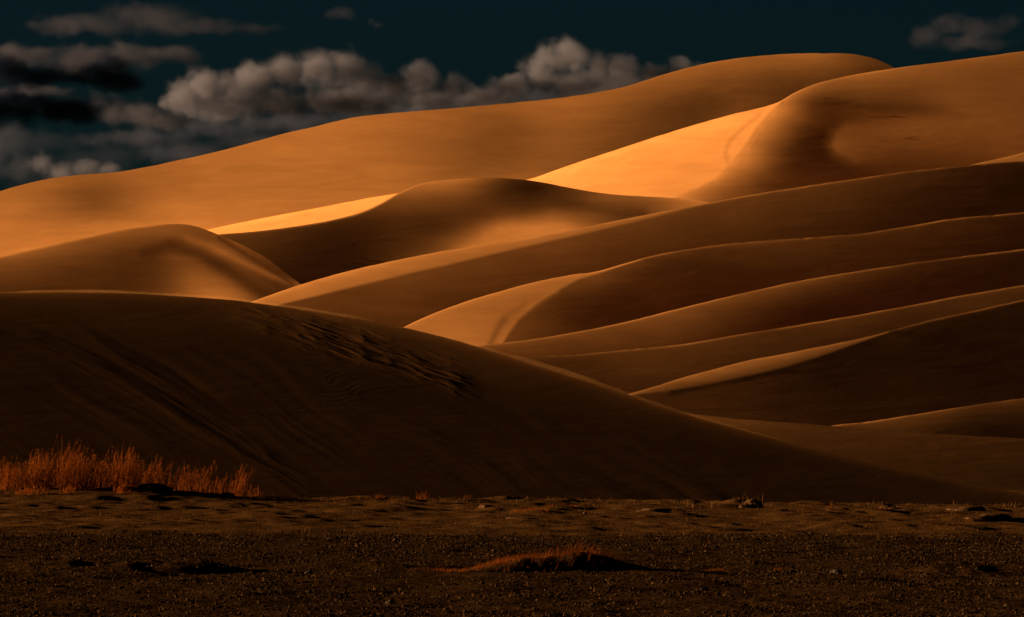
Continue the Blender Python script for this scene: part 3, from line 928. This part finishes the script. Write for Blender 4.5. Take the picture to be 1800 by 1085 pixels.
S = 'tall orange dry grass at the foot of the foreground dune, '
for i, (label, px, wp, hp, D, n) in enumerate([
        ('dry grass clump cut by the left picture edge at the dune foot', 12, 46, 66, 136.7, 320),
        ('broad dense dry grass clump, second from the left picture edge', 62, 62, 87, 137.0, 520),
        ('tallest dry grass clump with a forked leaning top', 112, 34, 100, 137.4, 260),
        ('leaning dry grass clump just right of the tallest one', 140, 34, 86, 137.6, 260),
        ('airy dry grass clump between the leaning one and the bushy one', 172, 40, 77, 137.8, 260),
        ('big bushy round-topped dry grass clump in mid row', 216, 50, 86, 138.1, 460),
        ('low wide bright dry grass clump right of the bushy round one', 268, 50, 57, 138.4, 340),
        ('dim thin grass stalks behind the low wide clump', 290, 46, 71, 138.6, 60),
        ('upright dry grass clump with a tall stalk in its middle', 328, 42, 60, 138.8, 240),
        ('narrow dry grass clump with a bent tip, fourth from the right end', 356, 26, 67, 139.0, 150),
        ('short sparse dry grass clump, third from the right end', 388, 30, 51, 139.2, 110),
        ('slim dry grass spike near the right end of the row', 419, 22, 68, 139.4, 150),
        ('smallest dry grass clump at the right end of the row', 444, 24, 30, 139.6, 80)]):
    grass_clump(label, px, 865, int(wp * 1.2), int(hp * 0.92), D, int(n * (0.8 if px < 250 else 0.5)), seed=20 + i, lean=(0.10 + 0.14 * (i * 5 % 4) / 3, 0.0))
for i, (label, px, wp, hp, D, n) in enumerate([
        ('short grass fringe in front of the dense clump at left', 55, 60, 16, 133.6, 160),
        ('short grass fringe in front of the leaning clump', 118, 36, 13, 134.0, 90),
        ('short grass fringe in front of the bushy round clump', 215, 30, 18, 134.2, 110)]):
    grass_clump(label, px, 868, wp, hp, D, n, seed=50 + i, lean=(0.1, 0.0))

tuft('spiky little tuft at the dune foot left of centre', 742, 879, 20, 18, 60, seed=1)
tuft('tiny red tuft beside the spiky one at the dune foot', 668, 879, 18, 11, 40, seed=2)
tuft('tiny tuft at the dune foot right of the spiky one', 822, 879, 14, 9, 30, seed=3)
tuft('low orange grass patch on the sand strip near the centre', 930, 899, 70, 6, 260, seed=4, depth=0.6)
tuft('long thin orange grass patch right of the low centre patch', 985, 890, 60, 5, 200, seed=5, depth=0.5)
tuft('sparse row of thin stems at the dune foot right of centre', 1235, 885, 70, 20, 40, STRAW, seed=6, depth=0.1)
tuft('thin upright stems rising from the twiggy hummock at right', 1322, 880, 40, 24, 36, STRAW, seed=7)
tuft('low reddish tuft on the sand strip right of the twiggy hummock', 1462, 884, 24, 9, 50, seed=8)
tuft('small tuft on the sand strip far right of the hummock', 1555, 893, 20, 6, 40, seed=9)
tuft('small pale tuft at the gravel edge left of centre', 535, 936, 12, 11, 30, STRAW, seed=10)
tuft('lone bright tuft on the gravel at left', 299, 993, 7, 10, 24, seed=11)
tuft('lone tuft above the dark bank at left', 195, 1000, 14, 9, 30, seed=12)
tuft('small orange tuft on the gravel right of the mound', 1368, 1000, 14, 8, 40, seed=13)
tuft('faint grass patch on the gravel at right', 1255, 1000, 34, 6, 60, seed=14)

def build_stubble(n=5200):
    r = np.random.RandomState(8)
    y = np.sqrt(r.uniform(48.5 ** 2, 137 ** 2, n))
    x = r.uniform(-1, 1, n) * (0.0905 * y)
    V, F, nv = blades(np.stack([x, y, ground_h(x, y) - 0.004], -1), r.uniform(0.015, 0.055, n) * (0.6 + y / 110), r, (0.05, 0), 0.003, 0.9, 2)
    o = mesh_obj('stubble', V, F, STRAW)
    set_tone(o, np.repeat(r.beta(1.4, 2.2, n), nv))
    tag(o, 'sparse dead grass stubble over the plain', 'grass', None, 'stuff')
build_stubble()

def build_scrub():
    r = np.random.RandomState(31)
    B, H = [], []
    for c in range(95):
        px, D = r.uniform(440, 1810), r.uniform(131.0, 140.0)
        if r.random() < 0.6:
            D = r.uniform(137.5, 140.0)
        x0, m = (px - CX) * D / FPX, r.randint(8, 26)
        x, y = x0 + r.normal(0, 0.16, m), D + r.normal(0, 0.12, m)
        B.append(np.stack([x, y, ground_h(x, y) - 0.004], -1))
        H.append(r.uniform(0.3, 1, m) * r.uniform(0.05, 0.17))
    B, H = np.concatenate(B), np.concatenate(H)
    V, F, nv = blades(B, H, r, (0.1, 0), 0.0045, 0.9, 3)
    o = mesh_obj('scrub', V, F, STRAW)
    set_tone(o, np.repeat(r.beta(1.3, 2.4, len(B)), nv))
    tag(o, 'thin low scrub dotted along the foot of the foreground dune', 'scrub', None, 'stuff')
build_scrub()

# grassy mound in the foreground
def build_mound():
    D, cx = 66.5, 985
    k = D / FPX
    x0 = (cx - CX) * k
    root = bpy.data.objects.new('grassy_mound', None)
    COL.objects.link(root)
    g0 = float(ground_h(np.array([x0]), np.array([D]))[0])
    root.location = (x0, D, g0)
    def hm(x, y):
        px = x / k                                            # picture units from the middle
        prof = np.interp(px, [-300, -230, -170, -110, -60, 0, 40, 80, 120, 160, 210], [0, 1, 5, 19, 27, 31, 32, 26, 14, 4, 0]) * k
        wy = 0.62 + 0.25 * np.clip(-px / 200, 0, 1)
        fr = np.where(y < 0, np.clip(1 - (y / (wy * 0.55)) ** 2, 0, 1), np.clip(1 - (y / (wy * 1.3)) ** 2, 0, 1))
        return prof * fr ** 0.9 * (1 + 0.35 * fbm(x / 0.22 + 7, y / 0.22, 4)) - 0.02
    xs, ys = np.linspace(-310 * k, 215 * k, 150), np.linspace(-0.75, 1.2, 70)
    X, Y = np.meshgrid(xs, ys)
    Z = hm(X, Y) + (ground_h(X + x0, Y + D) - g0)
    m, t, b = node_mat('mound_soil')
    n1 = noise_at(t, 6.0, (1, 1, 1), 6, 0.65)
    r = ramp(t, n1.outputs[0], [(0.35, (0.010, 0.0037, 0.0011)), (0.7, (0.040, 0.015, 0.004))])
    t.links.new(r.outputs[0], b.inputs['Base Color'])
    bp = nd(t, 'ShaderNodeBump', Strength=0.7)
    bp.inputs['Distance'].default_value = 0.03
    t.links.new(n1.outputs[0], bp.inputs['Height'])
    t.links.new(bp.outputs[0], b.inputs['Normal'])
    mesh_obj('soil', np.stack([X, Y, Z], -1), grid_faces(*X.shape)[:, ::-1], m, root)
    rs = np.random.RandomState(4)
    n = 3000
    px = np.concatenate([rs.uniform(-270, -90, n // 2), rs.uniform(-120, 130, n - n // 2)])
    y = rs.normal(0.15, 0.22, n)
    x = px * k
    z = hm(x, y) + (ground_h(x + x0, y + D) - g0)
    hgt = np.interp(px, [-290, -150, -60, 20, 80, 140], [0.03, 0.06, 0.09, 0.17, 0.11, 0.05]) * (0.25 + rs.random(n) ** 2)
    V, F, nv = blades(np.stack([x, y, z - 0.01], -1), hgt, rs, (0.35, 0.0), 0.0028, 0.6, 3)
    o = mesh_obj('grass', V, F, GRASS, root)
    o['kind'] = 'stuff'
    tone = np.clip(np.interp(px, [-290, -100, 40, 140], [0.35, 0.45, 0.2, 0.12]) + rs.normal(0, 0.22, n), 0, 1)  # sunlit left and shaded right of the mound put into the blade colour
    set_tone(o, np.repeat(tone, nv))
    tag(root, 'low dark mound topped with windblown orange grass in the foreground', 'mound')
build_mound()

# twiggy hummock at the dune foot, right
def lump_mesh(name, r, seed, mat, parent=None, squash=0.6, rough=0.35, sub=2):
    import bmesh
    bm = bmesh.new()
    bmesh.ops.create_icosphere(bm, subdivisions=sub, radius=1.0)
    rs = np.random.RandomState(seed)
    ph = rs.uniform(0, 6, 6)
    for v in bm.verts:
        c = v.co
        f = 1 + rough * (math.sin(3.1 * c.x + ph[0]) * math.sin(2.7 * c.y + ph[1]) + 0.6 * math.sin(5.3 * c.z + ph[2] + 2 * c.x) + rs.uniform(-0.25, 0.25))
        v.co = (c.x * f * r[0], c.y * f * r[1], c.z * f * r[2] * squash)
    me = bpy.data.meshes.new(name)
    bm.to_mesh(me)
    bm.free()
    me.materials.append(mat)
    o = bpy.data.objects.new(name, me)
    COL.objects.link(o)
    o.parent = parent
    return o

def soil_mat(name, a, b_):
    m, t, b = node_mat(name)
    n1 = noise_at(t, 9.0, (1, 1, 1), 5, 0.6)
    r = ramp(t, n1.outputs[0], [(0.35, a), (0.7, b_)])
    t.links.new(r.outputs[0], b.inputs['Base Color'])
    return m
STONE = soil_mat('stone', (0.02, 0.012, 0.007), (0.07, 0.04, 0.022))
SOIL = soil_mat('soil', (0.045, 0.017, 0.005), (0.11, 0.042, 0.012))
CLOD = soil_mat('sand_clod', (0.30, 0.10, 0.025), (0.42, 0.15, 0.04))
ROCK = soil_mat('dark_rock', (0.06, 0.022, 0.006), (0.14, 0.05, 0.014))

def hummock(label, px, py, w_px, h_px, seed):
    D = min(CAM_H * FPX / (py - HORIZON), 138.0)
    k = D / FPX
    x = (px - CX) * k
    o = lump_mesh('hummock', (w_px * k / 2, w_px * k / 2.4, h_px * k), seed, SOIL, squash=1.0, rough=0.2, sub=3)
    o.location = (x, D, float(ground_h(np.array([x]), np.array([D]))[0]))
    tag(o, label, 'hummock', 'earth hummocks along the dune foot')
for i, a in enumerate([('earth hummock with thin stems on it at the dune foot, right', 1322, 884, 50, 13), ('dark low hummock on the sand strip left of centre', 855, 893, 26, 6),
                       ('long flat hummock on the sand strip below the centre patch', 915, 909, 60, 5), ('dark hummock under the right end of the tall grass', 272, 872, 60, 10),
                       ('small dark hummock at the foot of the slim grass spike', 398, 872, 26, 6), ('flat hummock on the sand strip right of the twiggy one', 1475, 892, 44, 6),
                       ('flat dark hummock at the right picture edge on the sand strip', 1740, 913, 90, 8), ('flat hummock right of the tiny red tuft', 1150, 899, 60, 5),
                       ('hummock on the sand strip two thirds across, near the dune foot', 1560, 886, 46, 7), ('hummock near the right edge at the dune foot', 1700, 887, 60, 8)]):
    hummock(*a, seed=60 + i)

for i, (label, px, py, r) in enumerate([('dark stone on the gravel left of the mound', 543, 1008, 7), ('small dark stone at the gravel edge left of the mound', 697, 948, 6), ('flat dark stone on the gravel right of the mound', 1470, 1006, 8),
                                        ('pale small stone on the sand strip right of centre', 1028, 900, 3), ('small stone low on the gravel near the left', 685, 1058, 7), ('small stone on the gravel in the lower right', 1240, 1036, 6)]):
    D = CAM_H * FPX / (py - HORIZON)
    k = D / FPX
    x = (px - CX) * k
    o = lump_mesh('stone', (r * k * 1.2, r * k, r * k), 80 + i, STONE if 'pale' not in label else SOIL, squash=0.75, rough=0.18)
    o.location = (x, D, float(ground_h(np.array([x]), np.array([D]))[0]) + r * k * 0.2)
    tag(o, label, 'stone', 'stones on the plain')

# clods and rubble on the far slopes
def clods(key, pts, mat, name, group, cat):
    for i, (px, py, r, label) in enumerate(pts):
        p = dune_point(key, px, py)
        k = p.y / FPX
        r *= 0.75
        o = lump_mesh(name, (r * k * 1.5, r * k * 0.9, r * k * 0.5), int(px * 7 + py), mat, squash=0.02, rough=0.3)
        o.location = p
        tag(o, label, cat, group)
B = ' in the bowl of the high right dune'
clods('right_peak', [(1523, 205, 3, 'leftmost sand clod of the upper row' + B), (1540, 204, 2.5, 'second sand clod of the upper row' + B), (1560, 204, 3, 'third sand clod of the upper row' + B),
                     (1570, 203, 2.5, 'rightmost sand clod of the upper row' + B), (1447, 172, 2.5, 'lone sand clod left of the bowl, on the shoulder of the high right dune'),
                     (1608, 228, 2, 'small sand clod alone at the right' + B), (1546, 246, 2, 'upper tiny sand clod at left' + B), (1530, 258, 2, 'lower tiny sand clod at left' + B),
                     (1588, 243, 3.5, 'largest sand clod of the middle trio' + B), (1596, 241, 2.5, 'middle sand clod of the middle trio' + B), (1604, 240, 2, 'smallest sand clod of the middle trio' + B)],
      CLOD, 'sand_clod', 'sand clods on the high right dune', 'clod')
clods('middle', [(672, 421, 2.5, 'lone dark rock on the shaded flank of the central dune'), (631, 455, 3, 'upper dark rock of the rubble on the central dune'), (646, 458, 3.5, 'right dark rock of the rubble on the central dune'),
                 (618, 462, 3.5, 'middle dark rock of the rubble on the central dune'), (603, 468, 3, 'left dark rock of the rubble on the central dune')], ROCK, 'rock', 'rubble on the central dune', 'rock')
clods('dark_right', [(1668, 643, 2.5, 'left small rock on the dark right dune'), (1683, 651, 3, 'right small rock on the dark right dune')], ROCK, 'rock', 'rubble on the dark right dune', 'rock')

# sand blown off the crest of the front dune, a thin veil that catches the low sun
def build_blown_sand():
    px = np.arange(-60, 1560, 6.0)
    py = curve(DUNES['front']['crest'], px)
    D = np.array([dune_point('front', a, b + 1).y for a, b in zip(px, py)]) + 0.15
    k = D / FPX
    size = np.clip((px + 60) / 120, 0.05, 1) * np.clip((1560 - px) / 500, 0.05, 1) * (0.75 + 1.3 * np.clip(fbm(px / 140, px * 0 + 2, 4), -0.3, 0.5))
    ang = np.linspace(0, 2 * math.pi, 13)[:-1]
    V = np.zeros((len(ang), len(px), 3))
    for i, a in enumerate(ang):
        up = 5.0 * k * size * math.sin(a) + 1.0 * k
        dp = 0.5 * size * math.cos(a)
        V[i, :, 0] = (px - CX) / FPX * D
        V[i, :, 1] = D + dp
        V[i, :, 2] = CAM_H + (HORIZON - py) / FPX * D + up
    n = len(px)
    i = np.arange(len(ang) * n).reshape(len(ang), n)
    j = np.roll(i, -1, 0)
    F = np.stack([i[:, :-1], i[:, 1:], j[:, 1:], j[:, :-1]], -1).reshape(-1, 4)
    caps = [[int(v) for v in i[:, 0]], [int(v) for v in i[::-1, -1]]]
    me = bpy.data.meshes.new('blown_sand')
    me.from_pydata([tuple(v) for v in V.reshape(-1, 3)], [], [tuple(int(c) for c in f) for f in F] + caps)
    import bmesh
    bm = bmesh.new()
    bm.from_mesh(me)
    bmesh.ops.recalc_face_normals(bm, faces=bm.faces[:])
    bm.to_mesh(me)
    bm.free()
    m = bpy.data.materials.new('airborne_sand')
    m.use_nodes = True
    t = m.node_tree
    t.nodes.clear()
    out, pv = t.nodes.new('ShaderNodeOutputMaterial'), t.nodes.new('ShaderNodeVolumePrincipled')
    pv.inputs['Color'].default_value = (0.9, 0.38, 0.09, 1)
    pv.inputs['Density'].default_value = 0.12
    pv.inputs['Anisotropy'].default_value = 0.2
    t.links.new(pv.outputs[0], out.inputs['Volume'])
    me.materials.append(m)
    o = bpy.data.objects.new('blown_sand', me)
    COL.objects.link(o)
    tag(o, 'thin veil of sand blowing off the crest of the foreground dune', 'sand', None, 'stuff')
build_blown_sand()
